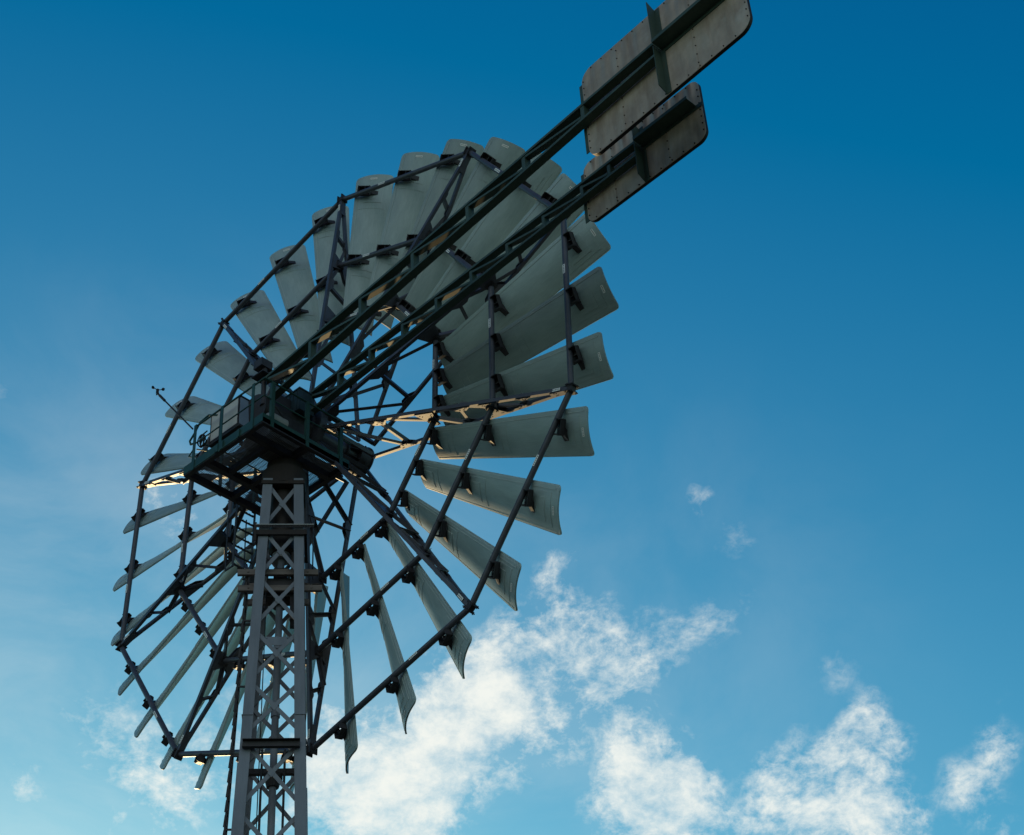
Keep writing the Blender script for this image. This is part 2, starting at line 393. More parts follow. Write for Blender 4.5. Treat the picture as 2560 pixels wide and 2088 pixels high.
# ---- tower (local x = right of its front face, local y = away from the front)
TROT = (0, 0, rad(47.2))
def hw(z): return 0.385 + (22.7 - z) * 0.0298
TOP = 22.55
for sx in (-1, 1):
    for sy in (-1, 1):
        bm = BM()
        def lsec(z, wd, t, grow=0.0):
            x = sx * (hw(z) + grow); y = sy * (hw(z) + grow)
            a = [V((x, y, z)), V((x - sx * wd, y, z)), V((x - sx * wd, y - sy * t, z)), V((x, y - sy * t, z))]
            b = [V((x, y - sy * t, z)), V((x - sx * t, y - sy * t, z)), V((x - sx * t, y - sy * wd, z)), V((x, y - sy * wd, z))]
            return a, b
        a0, b0 = lsec(0.25, 0.2, 0.02); a1, b1 = lsec(TOP, 0.185, 0.02)
        quadbox(bm, a0, a1); quadbox(bm, b0, b1)
        for z0, z1, wd in ((0.25, 16.25, 0.205), (17.2, 17.21, 0.2)):       # doubled lower leg
            a0, b0 = lsec(z0, wd, 0.016, 0.016); a1, b1 = lsec(z1, wd, 0.016, 0.016)
            quadbox(bm, a0, a1); quadbox(bm, b0, b1)
        part('leg', bm, M['tower_steel'], turbine, (0, 0, 0), TROT)
centres = [21.92, 20.79, 19.67, 18.50, 17.39, 16.06]
pitch = 1.38
while centres[-1] - pitch > 0.8:
    centres.append(centres[-1] - pitch); pitch *= 1.045
for i, zc in enumerate(centres):
    up = (centres[i - 1] - zc) if i else 1.13
    dn = (zc - centres[i + 1]) if i + 1 < len(centres) else 1.4
    hgt = 0.47 * min(up, dn)
    for face in range(4):
        bm = BM()
        rm = Matrix.Rotation(face * math.pi / 2, 4, 'Z')
        zt, zb = zc + hgt, zc - hgt
        xt, xb = hw(zt) - 0.075, hw(zb) - 0.075
        yt, yb, yc = -(hw(zt) - 0.036), -(hw(zb) - 0.036), -(hw(zc) - 0.036)
        off = 0.0
        for s in (-1, 1):
            p0 = rm @ V((s * xt, yt + off, zt)); p1 = rm @ V((-s * xb, yb + off, zb))
            nrm = rm @ V((0, -1, 0))
            beam(bm, p0, p1, 0.076, 0.018, nrm)
            off += 0.019
        c = rm @ V((0, yc - 0.012, zc)); ex = rm @ V((1, 0, 0))
        plate(bm, [c + ex * 0.07, c + V((0, 0, 0.08)), c - ex * 0.07, c - V((0, 0, 0.08))], 0.006)
        part('cross_brace', bm, M['brace_steel'], turbine, (0, 0, 0), TROT)

bm = BM()
for sx in (-1, 1):
    for sy in (-1, 1):
        x, y = sx * hw(0), sy * hw(0)
        box(bm, (x - 0.4, y - 0.4, -0.6), (x + 0.4, y + 0.4, 0.25))
part('foundation', bm, M['concrete'], turbine, (0, 0, 0), TROT)

# ---- inside of the tower
bm = BM(); tube(bm, (0, 0, 21.05), (0, 0, 22.7), 0.245, n=28)
tube(bm, (0, 0, 20.98), (0, 0, 21.05), 0.2, 0.245, n=28); part('drive_housing', bm, M['dark_rust'], turbine)
bm = BM(); tube(bm, (0, 0, 20.85), (0, 0, 20.98), 0.175, n=24); part('clamp_ring', bm, M['galvanised'], turbine)
bm = BM(); tube(bm, (0, 0, 0.2), (0, 0, 20.9), 0.066, n=16)
for z in (18.9, 17.5, 16.9, 14.5, 12, 9): tube(bm, (0, 0, z - 0.05), (0, 0, z + 0.05), 0.085, n=16)
part('drive_shaft', bm, M['tower_steel'], turbine)
bm = BM()
y = -(hw(18.76) - 0.07)
plate(bm, [(-0.215, y, 18.88), (0.215, y, 18.88), (0.14, y, 18.70), (-0.14, y, 18.70)], 0.014)
for x in (-0.19, 0.19): tube(bm, (x, y - 0.02, 18.86), (x, y + 0.02, 18.86), 0.018, n=8)
for x in (-0.12, 0.12): tube(bm, (x, y - 0.02, 18.725), (x, y + 0.02, 18.725), 0.018, n=8)
part('gusset_plate', bm, M['tower_steel'], turbine, (0, 0, 0), TROT)
for z in (16.2, 11.5, 6.5):
    bm = BM(); tube(bm, (0, 0, z - 0.14), (0, 0, z + 0.02), 0.11, 0.15, n=18); tube(bm, (0, 0, z + 0.02), (0, 0, z + 0.1), 0.17, n=18)
    beam(bm, (-hw(z) + 0.03, 0, z + 0.16), (hw(z) - 0.03, 0, z + 0.16), 0.1, 0.1)
    part('shaft_bearing', bm, M['dark_steel'], turbine, (0, 0, 0), TROT)
for x in (-0.2, 0.2):
    bm = BM(); tube(bm, (x, -0.1, 15.1), (x, -0.1, 16.75), 0.022, n=8); part('hanger_rod', bm, M['dark_steel'], turbine, (0, 0, 0), TROT)
bm = BM(); beam(bm, (-0.5, 0.1, 15.1), (0.5, 0.1, 15.1), 0.06, 0.06); part('cross_tie', bm, M['dark_steel'], turbine, (0, 0, 0), TROT)
bm = BM(); tube(bm, (-0.26, 0.12, 12), (-0.26, 0.12, 20.6), 0.011, n=6); part('lightning_cable', bm, M['cable'], turbine, (0, 0, 0), TROT)
bm = BM(); y = -(hw(16.58) + 0.035)
box(bm, (-0.52, y - 0.02, 16.52), (0.48, y, 16.65)); box(bm, (-0.52, y - 0.09, 16.65), (0.48, y, 16.662)); box(bm, (-0.52, y - 0.09, 16.508), (0.48, y, 16.52))
part('channel_beam', bm, M['dark_steel'], turbine, (0, 0, 0), TROT)
# timber beams clamped through the tower
for z, y, x0, x1 in ((20.42, -0.24, -0.80, 0.72), (20.06, -0.24, -0.78, 0.80), (20.42, 0.24, -0.62, 0.55), (20.06, 0.24, -0.62, 0.55)):
    bm = BM(); box(bm, (x0, y - 0.035, z - 0.06), (x1, y + 0.035, z + 0.06))
    for x in (x0 + 0.2, x1 - 0.2): tube(bm, (x, y - 0.05, z), (x, y + 0.05, z), 0.018, n=8)
    part('timber_beam', bm, M['timber'], turbine, (0, 0, 0), TROT)
bm = BM(); box(bm, (-0.24, -0.14, 19.95), (0.26, 0.16, 20.36)); box(bm, (-0.13, -0.10, 20.36), (0.13, 0.12, 20.62)); tube(bm, (0, 0, 19.80), (0, 0, 19.95), 0.14, n=18)  # dark block filling the space between the legs
for x in (-0.28, 0.30): tube(bm, (x, 0, 20.15), (x - 0.05 if x < 0 else x + 0.05, 0, 20.15), 0.07, n=12)
part('dark_block', bm, M['dark_steel'], turbine, (0, 0, 0), TROT)
for y in (-0.1, 0.16):
    bm = BM(); box(bm, (0.20, y - 0.05, 19.45), (0.34, y + 0.05, 20.95)); part('timber_post', bm, M['dark_steel'], turbine, (0, 0, 0), TROT)
# service collar
col = BM(); h = hw(21.2) + 0.035
for f in range(4):
    rm = Matrix.Rotation(f * math.pi / 2, 4, 'Z')
    beam(col, rm @ V((-h - 0.03, -h, 21.19)), rm @ V((h + 0.03, -h, 21.19)), 0.05, 0.11)
box(col, (-h - 0.05, -h - 0.05, 20.98), (-h + 0.0, -h - 0.03, 21.4))
collar = part('service_collar', col, M['dark_rust'], turbine, (0, 0, 0), TROT)
bm = BM(); box(bm, (-h - 0.02, -h - 0.06, 21.335), (h + 0.16, -h + 0.03, 21.355)); part('edge_angle', bm, M['galvanised'], collar)
bm = BM()
for k in range(26):
    z = 21.3 - k * 0.033
    box(bm, (h + 0.14, -h - 0.05, z - 0.006), (h + 0.15, 0.1, z + 0.006))
for k in range(9):
    y = -h - 0.05 + k * 0.07
    box(bm, (h + 0.142, y - 0.004, 20.46), (h + 0.148, y + 0.004, 21.32))
part('mesh_guard', bm, M['dark_steel'], collar)
bm = BM()
for k in range(34):
    x = -h + k * (2 * h + 0.1) / 33
    box(bm, (x - 0.006, -h - 0.05, 21.275), (x + 0.006, -h - 0.044, 21.335))
part('mesh_guard', bm, M['dark_steel'], collar)
# tower ladder on the left face
for_x = lambda z: -(hw(z) + 0.17)
lad = BM()
for y in (-0.16, 0.2):
    beam(lad, (for_x(0.3), y, 0.3), (for_x(20.6), y, 20.6), 0.034, 0.012, (0, 1, 0))
z = 1.2
while z < 20.5:
    beam(lad, (for_x(z), -0.16, z), (-hw(z), -0.16, z), 0.03, 0.03); z += 1.4
ladder = part('ladder', lad, M['dark_steel'], turbine, (0, 0, 0), TROT)
bm = BM(); z = 0.5
while z < 20.5:
    beam(bm, (for_x(z) + 0.0, -0.17, z), (for_x(z) + 0.0, 0.21, z), 0.03, 0.022)
    beam(bm, (for_x(z) - 0.02, -0.18, z - 0.10), (for_x(z) + 0.0, -0.18, z + 0.12), 0.012, 0.035)
    z += 0.28
part('rung', bm, M['dark_steel'], ladder)
# ---- turntable
bm = BM(); tube(bm, (0, 0, 22.47), (0, 0, 22.88), 0.43, 0.44, n=40); tube(bm, (0, 0, 22.85), (0, 0, 23.10), 0.36, n=36)
box(bm, (-0.42, -0.42, 22.40), (0.42, 0.42, 22.48))
part('turntable', bm, M['dark_rust'], turbine, (0, 0, 0), TROT)

# ---- platform
X0, X1, Y0, Y1, ZD = -1.60, 0.82, -2.44, -0.16, 23.33
bm = BM()
xs = (X0, -0.97, 0.29, X1); ys = (Y0, -1.80, -1.22, Y1)
for x in xs:
    w = 0.09 if x in (X0, X1) else 0.13
    xx = x + (0.045 if x == X0 else -0.045 if x == X1 else 0)
    beam(bm, (xx, Y0 + 0.014, ZD - 0.16), (xx, Y1 - 0.014, ZD - 0.16), w, 0.14)
for y in ys:
    yy = y + (0.06 if y == Y0 else -0.06 if y == Y1 else 0)
    xa, xb = (X0 + 0.093, X1 - 0.093) if y in (Y0, Y1, -1.22) else (-0.9, 0.22)
    beam(bm, (xa, yy, ZD - 0.163), (xb, yy, ZD - 0.163), 0.10, 0.13)
platform = part('platform', bm, M['dark_steel'], turbine, W0)
bm = BM()
t = 0.014
box(bm, (X0, Y0, ZD - 0.20), (X1, Y0 + t, ZD)); box(bm, (X1 - t, Y0 + t, ZD - 0.20), (X1, Y1, ZD)); box(bm, (X0, Y0 + t, ZD - 0.20), (X0 + t, Y1, ZD)); box(bm, (X0 + t, Y1 - t, ZD - 0.2), (X1 - t, Y1, ZD))
part('kick_plate', bm, M['green_paint'], platform)
def grating(x0, x1, y0, y1, along):
    bm = BM(); p = 0.036
    if along == 'x':
        y = y0
        while y < y1: box(bm, (x0, y, ZD - 0.070), (x1, y + 0.015, ZD - 0.062)); y += p
        x = x0 + 0.05
        while x < x1: box(bm, (x, y0, ZD - 0.0715), (x + 0.006, y1, ZD - 0.0605)); x += 0.11
    else:
        x = x0
        while x < x1: box(bm, (x, y0, ZD - 0.070), (x + 0.015, y1, ZD - 0.062)); x += p
        y = y0 + 0.05
        while y < y1: box(bm, (x0, y, ZD - 0.0715), (x1, y + 0.006, ZD - 0.0605)); y += 0.11
    return part('deck_grating', bm, M['grating_steel'], platform)
for x0, x1, al in ((X0 + 0.02, -1.0, 'x'), (-0.94, 0.26, 'y'), (0.32, X1 - 0.02, 'x')):
    for y0, y1 in ((Y0 + 0.03, -1.25), (-1.19, Y1 - 0.03)): grating(x0, x1, y0, y1, al)
ZR = 24.235
posts = [(-1.297, Y0), (-0.454, Y0), (0.507, Y0), (X1, -2.20), (X1, -1.29), (X1, -0.39), (X0, -0.6), (X0, -1.5)]
for x, y in posts:
    bm = BM()
    if y == Y0: box(bm, (x - 0.04, y - 0.016, ZD - 0.24), (x + 0.04, y - 0.002, ZR)); box(bm, (x - 0.04, y - 0.002, ZD + 0.003), (x - 0.028, y + 0.05, ZR))
    else:
        s = 1 if x == X1 else -1
        box(bm, (min(x + s * .002, x + s * .016), y - 0.04, ZD - 0.24), (max(x + s * .002, x + s * .016), y + 0.04, ZR))
        box(bm, (min(x - s * .05, x), y - 0.04, ZD + 0.003), (max(x - s * .05, x), y - 0.028, ZR))
    part('railing_post', bm, M['green_paint'], platform)
for z, r in ((ZR, 0.021), (ZD + 0.46, 0.015)):
    bm = BM()
    poly_tube(bm, [(X0 + 0.28, Y0 + 0.03, z), (X1 - 0.02, Y0 + 0.03, z), (X1 - 0.02, Y1 + 0.05, z)], r)
    part('handrail' if z == ZR else 'knee_rail', bm, M['green_paint'], platform)
bm = BM()
poly_tube(bm, [(X0, -0.5, ZR), (X0, -1.5, ZR), (X0 + .02, -2.0, ZR - .1)], 0.02); poly_tube(bm, [(X0, -0.5, ZD + .46), (X0, -1.6, ZD + .46)], 0.015)
part('handrail', bm, M['green_paint'], platform)
bm = BM()     # bent grab bars at the access corner
poly_tube(bm, [(-1.33, -2.42, 24.1), (-1.36, -2.30, 24.42), (-1.15, -2.25, 24.52), (-0.86, -2.25, 24.35)], 0.02)
poly_tube(bm, [(-1.31, -2.44, 24.06), (-1.47, -2.44, 23.92), (-1.46, -2.42, 23.84), (-1.30, -2.43, 23.78)], 0.022)
poly_tube(bm, [(-1.31, -2.44, 23.64), (-1.46, -2.44, 23.52), (-1.31, -2.43, 23.42)], 0.015)
poly_tube(bm, [(-1.10, -2.3, 24.05), (-1.3, -2.3, 24.03)], 0.015); poly_tube(bm, [(-1.27, -2.4, 23.62), (-0.98, -2.2, 23.5)], 0.015)
part('grab_bar', bm, M['green_paint'], platform)
bm = BM()     # hinged hatch frames under the front edge
for xa, xb in ((-1.17, -0.6), (-0.42, 0.10)):
    poly_tube(bm, [(xa, Y0 - 0.03, ZD - 0.24), (xa + 0.04, Y0 - 0.05, ZD - 0.27), (xb - 0.04, Y0 - 0.05, ZD - 0.27), (xb, Y0 - 0.03, ZD - 0.24), (xb, Y0 - 0.005, ZD - 0.15)], 0.016)
for x in (-0.53, -0.38, 0.12): box(bm, (x - 0.03, Y0 - 0.03, ZD - 0.22), (x + 0.03, Y0 - 0.002, ZD - 0.03))
part('hatch_bar', bm, M['green_paint'], platform)
# access ladder hanging below the deck
lad = BM()
for y in (-0.97, -0.50): beam(lad, (-1.72, y, 21.65), (-1.68, y, 23.25), 0.06, 0.014, (0, 1, 0))
lad_o = part('access_ladder', lad, M['dark_steel'], platform)
# rungs belong to the ladder mesh
bm = bmesh.new(); bm.from_mesh(lad_o.data)
for k in range(7):
    z = 21.72 + k * 0.23
    beam(bm, (-1.715, -0.965, z), (-1.715, -0.505, z), 0.04, 0.02)
    for q in range(6): box(bm, (-1.735, -0.95 + q * 0.08, z + 0.01), (-1.70, -0.92 + q * 0.08, z + 0.026))
for y in (-0.97, -0.5): beam(bm, (-1.95, y, 21.7), (-1.95, y, 23.15), 0.03, 0.012, (0, 1, 0))
beam(bm, (-1.96, -0.97, 21.67), (-1.70, -0.97, 21.67), 0.03, 0.03); beam(bm, (-1.96, -0.5, 21.67), (-1.70, -0.5, 21.67), 0.03, 0.03)
bmesh.ops.recalc_face_normals(bm, faces=bm.faces); bm.to_mesh(lad_o.data); bm.free()

# ---- machine head
bm = BM()
box(bm, (-0.34, -1.90, 23.34), (0.40, -0.95, 24.02)); tube(bm, (0, -2.0, 24.1), (0, -0.75, 24.2), 0.36, n=28)
box(bm, (-0.30, -1.7, 24.02), (0.32, -1.2, 24.55))
for x in (-0.25, 0.25): tube(bm, (x, -1.95, 24.1), (x, -1.95, 24.3), 0.09, n=14)
head = part('gearbox', bm, M['dark_steel'], turbine, W0)
bm = BM(); box(bm, (0.16, -1.32, 24.20), (0.58, -0.92, 24.72)); box(bm, (0.14, -1.34, 24.72), (0.60, -0.90, 24.75))
for x in (0.27, 0.38, 0.5): box(bm, (x - 0.012, -1.335, 24.24), (x + 0.012, -1.318, 24.69))
part('gear_cover', bm, M['cover_blue'], head)
bm = BM(); tube(bm, (0.50, -2.02, 23.62), (0.50, -1.62, 23.62), 0.13, n=20); tube(bm, (0.50, -2.08, 23.62), (0.50, -2.02, 23.62), 0.07, 0.12, n=16); box(bm, (0.42, -1.95, 23.36), (0.58, -1.68, 23.5))
part('yaw_motor', bm, M['galvanised'], head)
bm = BM(); tube(bm, (0.02, -1.80, 23.5), (0.02, -1.80, 25.35), 0.055, n=16)
box(bm, (-0.16, -1.99, 25.05), (0.20, -1.62, 25.075)); box(bm, (-0.16, -1.99, 24.17), (0.20, -1.62, 24.195)); box(bm, (-0.13, -1.78, 25.08), (-0.11, -1.74, 25.4)); box(bm, (-0.16, -1.95, 25.30), (0.1, -1.66, 25.5))
part('tail_hinge', bm, M['dark_steel'], head)
bm = BM()
poly_tube(bm, [(0.55, -1.0, 24.72), (0.62, -1.0, 24.95), (0.60, -1.02, 25.2), (0.50, -1.04, 25.45)], 0.011)
part('power_cable', bm, M['cable'], head)
bm = BM(); poly_tube(bm, [(0.42, -1.98, 23.72), (0.52, -2.03, 23.95), (0.62, -1.95, 23.85), (0.60, -1.7, 23.66)], 0.012)
part('power_cable', bm, M['cable'], head)

# ---- rotor: shaft, hub
ry = lambda d: (0, -rad(d), 0)
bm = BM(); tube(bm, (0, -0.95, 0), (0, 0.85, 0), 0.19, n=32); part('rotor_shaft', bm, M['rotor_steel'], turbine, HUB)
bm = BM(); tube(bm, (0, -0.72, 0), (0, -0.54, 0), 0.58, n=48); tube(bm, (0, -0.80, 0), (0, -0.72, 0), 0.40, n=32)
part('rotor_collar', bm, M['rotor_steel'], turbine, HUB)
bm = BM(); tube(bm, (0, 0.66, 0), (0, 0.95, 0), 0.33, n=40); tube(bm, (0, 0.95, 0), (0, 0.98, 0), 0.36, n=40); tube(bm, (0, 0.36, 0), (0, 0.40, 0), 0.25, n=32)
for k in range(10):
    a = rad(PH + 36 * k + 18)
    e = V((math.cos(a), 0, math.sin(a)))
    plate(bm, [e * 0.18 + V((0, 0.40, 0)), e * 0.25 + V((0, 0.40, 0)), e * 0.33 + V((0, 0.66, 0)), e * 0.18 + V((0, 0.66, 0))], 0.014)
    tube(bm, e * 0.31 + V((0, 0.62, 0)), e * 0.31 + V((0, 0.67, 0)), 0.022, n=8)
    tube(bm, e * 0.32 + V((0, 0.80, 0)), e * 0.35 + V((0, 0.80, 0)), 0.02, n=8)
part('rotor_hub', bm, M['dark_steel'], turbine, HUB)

# ---- spokes (local x = radius, y = axle direction, z = tangent)
yA = lambda r: -0.09 * (7.0 - r) - 0.01
yB = lambda r: 0.128 * (7.0 - r) + 0.012
RO, RM, RI = 7.0, 4.943, 3.31
A_ = lambda r: V((r, yA(r), 0)); B_ = lambda r: V((r, yB(r), 0))
def spoke_meshes():
    """list of (name, mesh) for one spoke"""
    out = []
    st = M['rotor_steel']
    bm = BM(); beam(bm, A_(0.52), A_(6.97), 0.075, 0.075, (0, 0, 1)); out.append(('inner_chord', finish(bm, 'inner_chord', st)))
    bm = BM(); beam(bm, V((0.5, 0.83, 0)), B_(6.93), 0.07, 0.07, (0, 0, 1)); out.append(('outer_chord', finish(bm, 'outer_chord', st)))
    mem = [((0.55, -0.58), (0.52, 0.80)), ((0.62, -0.56), (1.75, yB(1.75))), ((2.0, yA(2.0)), (1.85, yB(1.85))), ((2.05, yA(2.05)), (3.25, 0.02)),
           ((3.35, 0.0), (3.88, yB(3.88))), ((4.25, yA(4.25)), (3.95, yB(3.95))), ((4.30, yA(4.30)), (4.92, 0.02)),
           ((4.95, 0.0), (5.60, yB(5.6))), ((4.93, 0.02), (4.55, yB(4.55))), ((5.85, yA(5.85)), (5.65, yB(5.65)))]
    for i, (a, b) in enumerate(mem):
        bm = BM()
        angle_bar(bm, (a[0], a[1], 0.0), (b[0], b[1], 0.0), 0.075, 0.012, (0, 0, 1), flip=1 if i % 2 else -1)
        out.append(('brace', finish(bm, 'brace', st)))
    shapes = [[(0.45, -0.62), (0.95, yA(0.95)), (0.75, -0.38), (0.5, -0.38)],
        [(1.75, yA(1.75)), (2.35, yA(2.35)), (2.15, yA(2.15) + 0.17), (1.9, yA(1.9) + 0.16)],
        [(1.55, yB(1.55)), (1.7, yB(1.7) - 0.14), (1.9, yB(1.9) - 0.13), (2.12, yB(2.12))],
        [(3.10, yA(3.10)), (3.58, yA(3.58)), (3.40, 0.05), (3.22, 0.05)],
        [(3.65, yB(3.65)), (3.78, yB(3.78) - 0.12), (4.02, yB(4.02) - 0.12), (4.2, yB(4.2))],
        [(4.0, yA(4.0)), (4.55, yA(4.55)), (4.38, yA(4.38) + 0.11), (4.18, yA(4.18) + 0.11)],
        [(4.76, yA(4.76)), (5.22, yA(5.22)), (5.04, 0.06), (4.84, 0.06)],
        [(4.45, yB(4.45)), (4.6, yB(4.6) - 0.14), (5.0, 0.03), (5.15, yB(5.15) - 0.04), (5.3, yB(5.3))],
        [(5.42, yB(5.42)), (5.55, yB(5.55) - 0.07), (5.72, yB(5.72) - 0.07), (5.85, yB(5.85))],
        [(5.68, yA(5.68)), (6.05, yA(6.05)), (5.92, yA(5.92) + 0.06), (5.8, yA(5.8) + 0.06)],
        [(6.5, yA(6.5)), (7.03, -0.07), (7.03, 0.07), (6.5, yB(6.5))]]
    for pts in shapes:
        for sd in (-1, 1):
            bm = BM(); z = sd * 0.045
            plate(bm, [(r, y, z) for r, y in pts], 0.012)
            cr = sum(p[0] for p in pts) / len(pts); cy = sum(p[1] for p in pts) / len(pts)
            for f in (0.45, 0.62):
                for r, y in pts[:4]:
                    r2, y2 = lerp(cr, r, f), lerp(cy, y, f)
                    tube(bm, (r2, y2, z - 0.012), (r2, y2, z + 0.012), 0.012, n=6)
            out.append(('gusset_plate', finish(bm, 'gusset_plate', st)))
    for r in (RO, RM, RI):      # flanged joints where the ring tubes bolt on
        bm = BM()
        for s in (-1, 1):
            box(bm, (r - 0.095, -0.095, s * 0.066 - 0.011), (r + 0.095, 0.095, s * 0.066 + 0.011))
            for dx in (-0.07, 0.07):
                for dy in (-0.07, 0.07): tube(bm, (r + dx, dy, s * 0.066 - 0.03), (r + dx, dy, s * 0.066 + 0.03), 0.013, n=6)
        box(bm, (r - 0.06, -0.06, -0.056), (r + 0.06, 0.06, 0.056))
        out.append(('flange_joint', finish(bm, 'flange_joint', M['dark_steel'])))
    return out
def lerp(a, b, f): return a + (b - a) * f
def label_mesh(w, h):
    bm = BM(); box(bm, (-w / 2, -0.003, -h / 2), (w / 2, 0.0, h / 2), 0)
    n = 5
    for k in range(n):
        x = -w * 0.36 + k * w * 0.72 / (n - 1)
        box(bm, (x - w * 0.05, -0.005, -h * 0.22), (x + w * 0.05, -0.0032, h * 0.22), 1)
    return finish(bm, 'label_plate', [M['label_white'], M['label_ink']])
LAB_TUBE = label_mesh(0.22, 0.055); LAB_BLADE = label_mesh(0.16, 0.05)
SM = spoke_meshes()
spoke0 = None
for k in range(10):
    s = empty('spoke_truss', HUB, parent=turbine); s.rotation_euler = ry(PH + 36 * k)
    for nme, me in SM: new_object(nme, me, s)
    new_object('label_plate', LAB_TUBE, s, (6.68, yA(6.68) - 0.042, 0.0))

# ---- ring tubes: local x along the tube
def ring_mesh(R_):
    half = R_ * math.sin(rad(18)) - 0.075
    bm = BM(); tube(bm, (-half, 0, 0), (half, 0, 0), 0.058, n=20)
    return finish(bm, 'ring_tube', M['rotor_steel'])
for R_ in (RO, RM, RI):
    me = ring_mesh(R_); ap = R_ * math.cos(rad(18))
    for k in range(10):
        th = PH + 36 * k + 18
        a = rad(th)
        loc = (HUB[0] + ap * math.cos(a), HUB[1], HUB[2] + ap * math.sin(a))
        o = new_object('ring_tube', me, turbine, loc, ry(th + 90))
        new_object('label_plate', LAB_TUBE, o, (0.10 * R_, -0.0575, 0.0), (0, 0, 0))

# ---- blades (local x = radius, y = axle direction, z = tangent)
def lerp(a, b, f): return a + (b - a) * f
RA0, RA1, RB0, RB1 = 3.20, 7.44, 3.02, 7.46
def blade_point(s, c, lift=0.0):
    """s 0..1 root to tip, c -1 (trailing edge, B) .. +1 (leading edge, A); lift towards the machine side"""
    tA, yAe = lerp(0.200, 0.401, s), lerp(0.060, 0.088, s)
    tB, yBe = lerp(-0.199, -0.366, s), lerp(0.628, 0.566, s)
    f = (c + 1) / 2
    r0, r1 = lerp(RB0, RA0, f), lerp(RB1, RA1, f) + 0.015 * (1 - c * c)
    t, y = lerp(tB, tA, f), lerp(yBe, yAe, f)
    ch = math.hypot(tA - tB, yAe - yBe)
    nt_, ny = -(yBe - yAe) / ch, -(tA - tB) / ch       # unit normal on the camera side
    cam_ = 0.105 * ch * (1 - c * c) + lift
    d = (1 - abs(c)) * ch / 2; rc = 0.085
    if d < rc: r1 -= rc - math.sqrt(max(rc * rc - (rc - d) ** 2, 0))
    return V((lerp(r0, r1, s), y + ny * cam_, t + nt_ * cam_))
def blade_mesh():
    bm = BM(); T = 0.034
    ss = [0, .004] + [i / 26 for i in range(1, 26)] + [.985, 1]
    cs = [-1, -.985, -.95, -.9, -.83] + [-.75 + i * .15 for i in range(11)] + [.83, .9, .95, .985, 1]
    top = [[bm.verts.new(blade_point(s, c, T / 2)) for c in cs] for s in ss]
    bot = [[bm.verts.new(blade_point(s, c, -T / 2)) for c in cs] for s in ss]
    for i in range(len(ss) - 1):
        for j in range(len(cs) - 1):
            for g_ in (top, bot):
                f = bm.faces.new((g_[i][j], g_[i + 1][j], g_[i + 1][j + 1], g_[i][j + 1])); f.smooth = True
    def rim(seq):
        for (a, b) in zip(seq, seq[1:]):
            q = [bm.verts.new(v.co) for v in (a[0], b[0], b[1], a[1])]
            bm.faces.new(q)
    ns, nc = len(ss), len(cs)
    rim([(top[i][0], bot[i][0]) for i in range(ns)]); rim([(top[i][-1], bot[i][-1]) for i in range(ns)])
    rim([(top[0][j], bot[0][j]) for j in range(nc)]); rim([(top[-1][j], bot[-1][j]) for j in range(nc)])
    # rolled lip inside the edge and laminated patches round the brackets
    def strip(s0, s1, c0, c1, lift, ns_=10, nc_=10, mi=0):
        ga = [[bm.verts.new(blade_point(lerp(s0, s1, i / ns_), lerp(c0, c1, j / nc_), lift)) for j in range(nc_ + 1)] for i in range(ns_ + 1)]
        for i in range(ns_):
            for j in range(nc_):
                f = bm.faces.new((ga[i][j], ga[i + 1][j], ga[i + 1][j + 1], ga[i][j + 1])); f.smooth = True; f.material_index = mi
        edge = [(ga[i][0].co.copy()) for i in range(ns_ + 1)]
        def skirt(idx):
            pts = [(blade_point(lerp(s0, s1, i / ns_), lerp(c0, c1, j / nc_), lift), blade_point(lerp(s0, s1, i / ns_), lerp(c0, c1, j / nc_), T / 2 - 0.001)) for i, j in idx]
            for (a, b), (c_, d_) in zip(pts, pts[1:]): bm.faces.new([bm.verts.new(p) for p in (a, c_, d_, b)]).material_index = 1  # step walls take the painted highlight tone
        skirt([(i, 0) for i in range(ns_ + 1)]); skirt([(i, nc_) for i in range(ns_ + 1)])
        skirt([(0, j) for j in range(nc_ + 1)]); skirt([(ns_, j) for j in range(nc_ + 1)])
    for r in (6.80, 4.85, 3.30):
        s = (r - 3.1) / 4.33
        lo = 0.004
        strip(max(s - 0.085, lo), min(s + 0.10, 0.975), -0.74, 0.70, T / 2 + 0.006)
        strip(max(s - 0.045, lo + 0.002), min(s + 0.062, 0.96), -0.55, 0.46, T / 2 + 0.013)
    strip(0.002, 0.982, 0.84, 0.955, T / 2 + 0.006, 26, 2)
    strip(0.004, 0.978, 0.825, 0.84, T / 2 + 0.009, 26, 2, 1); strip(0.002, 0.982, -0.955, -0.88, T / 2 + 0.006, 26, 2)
    bmesh.ops.remove_doubles(bm, verts=[v for v in bm.verts if False], dist=0.0001)
    return finish(bm, 'blade', [M['blade'], M['blade_edge_highlight']])
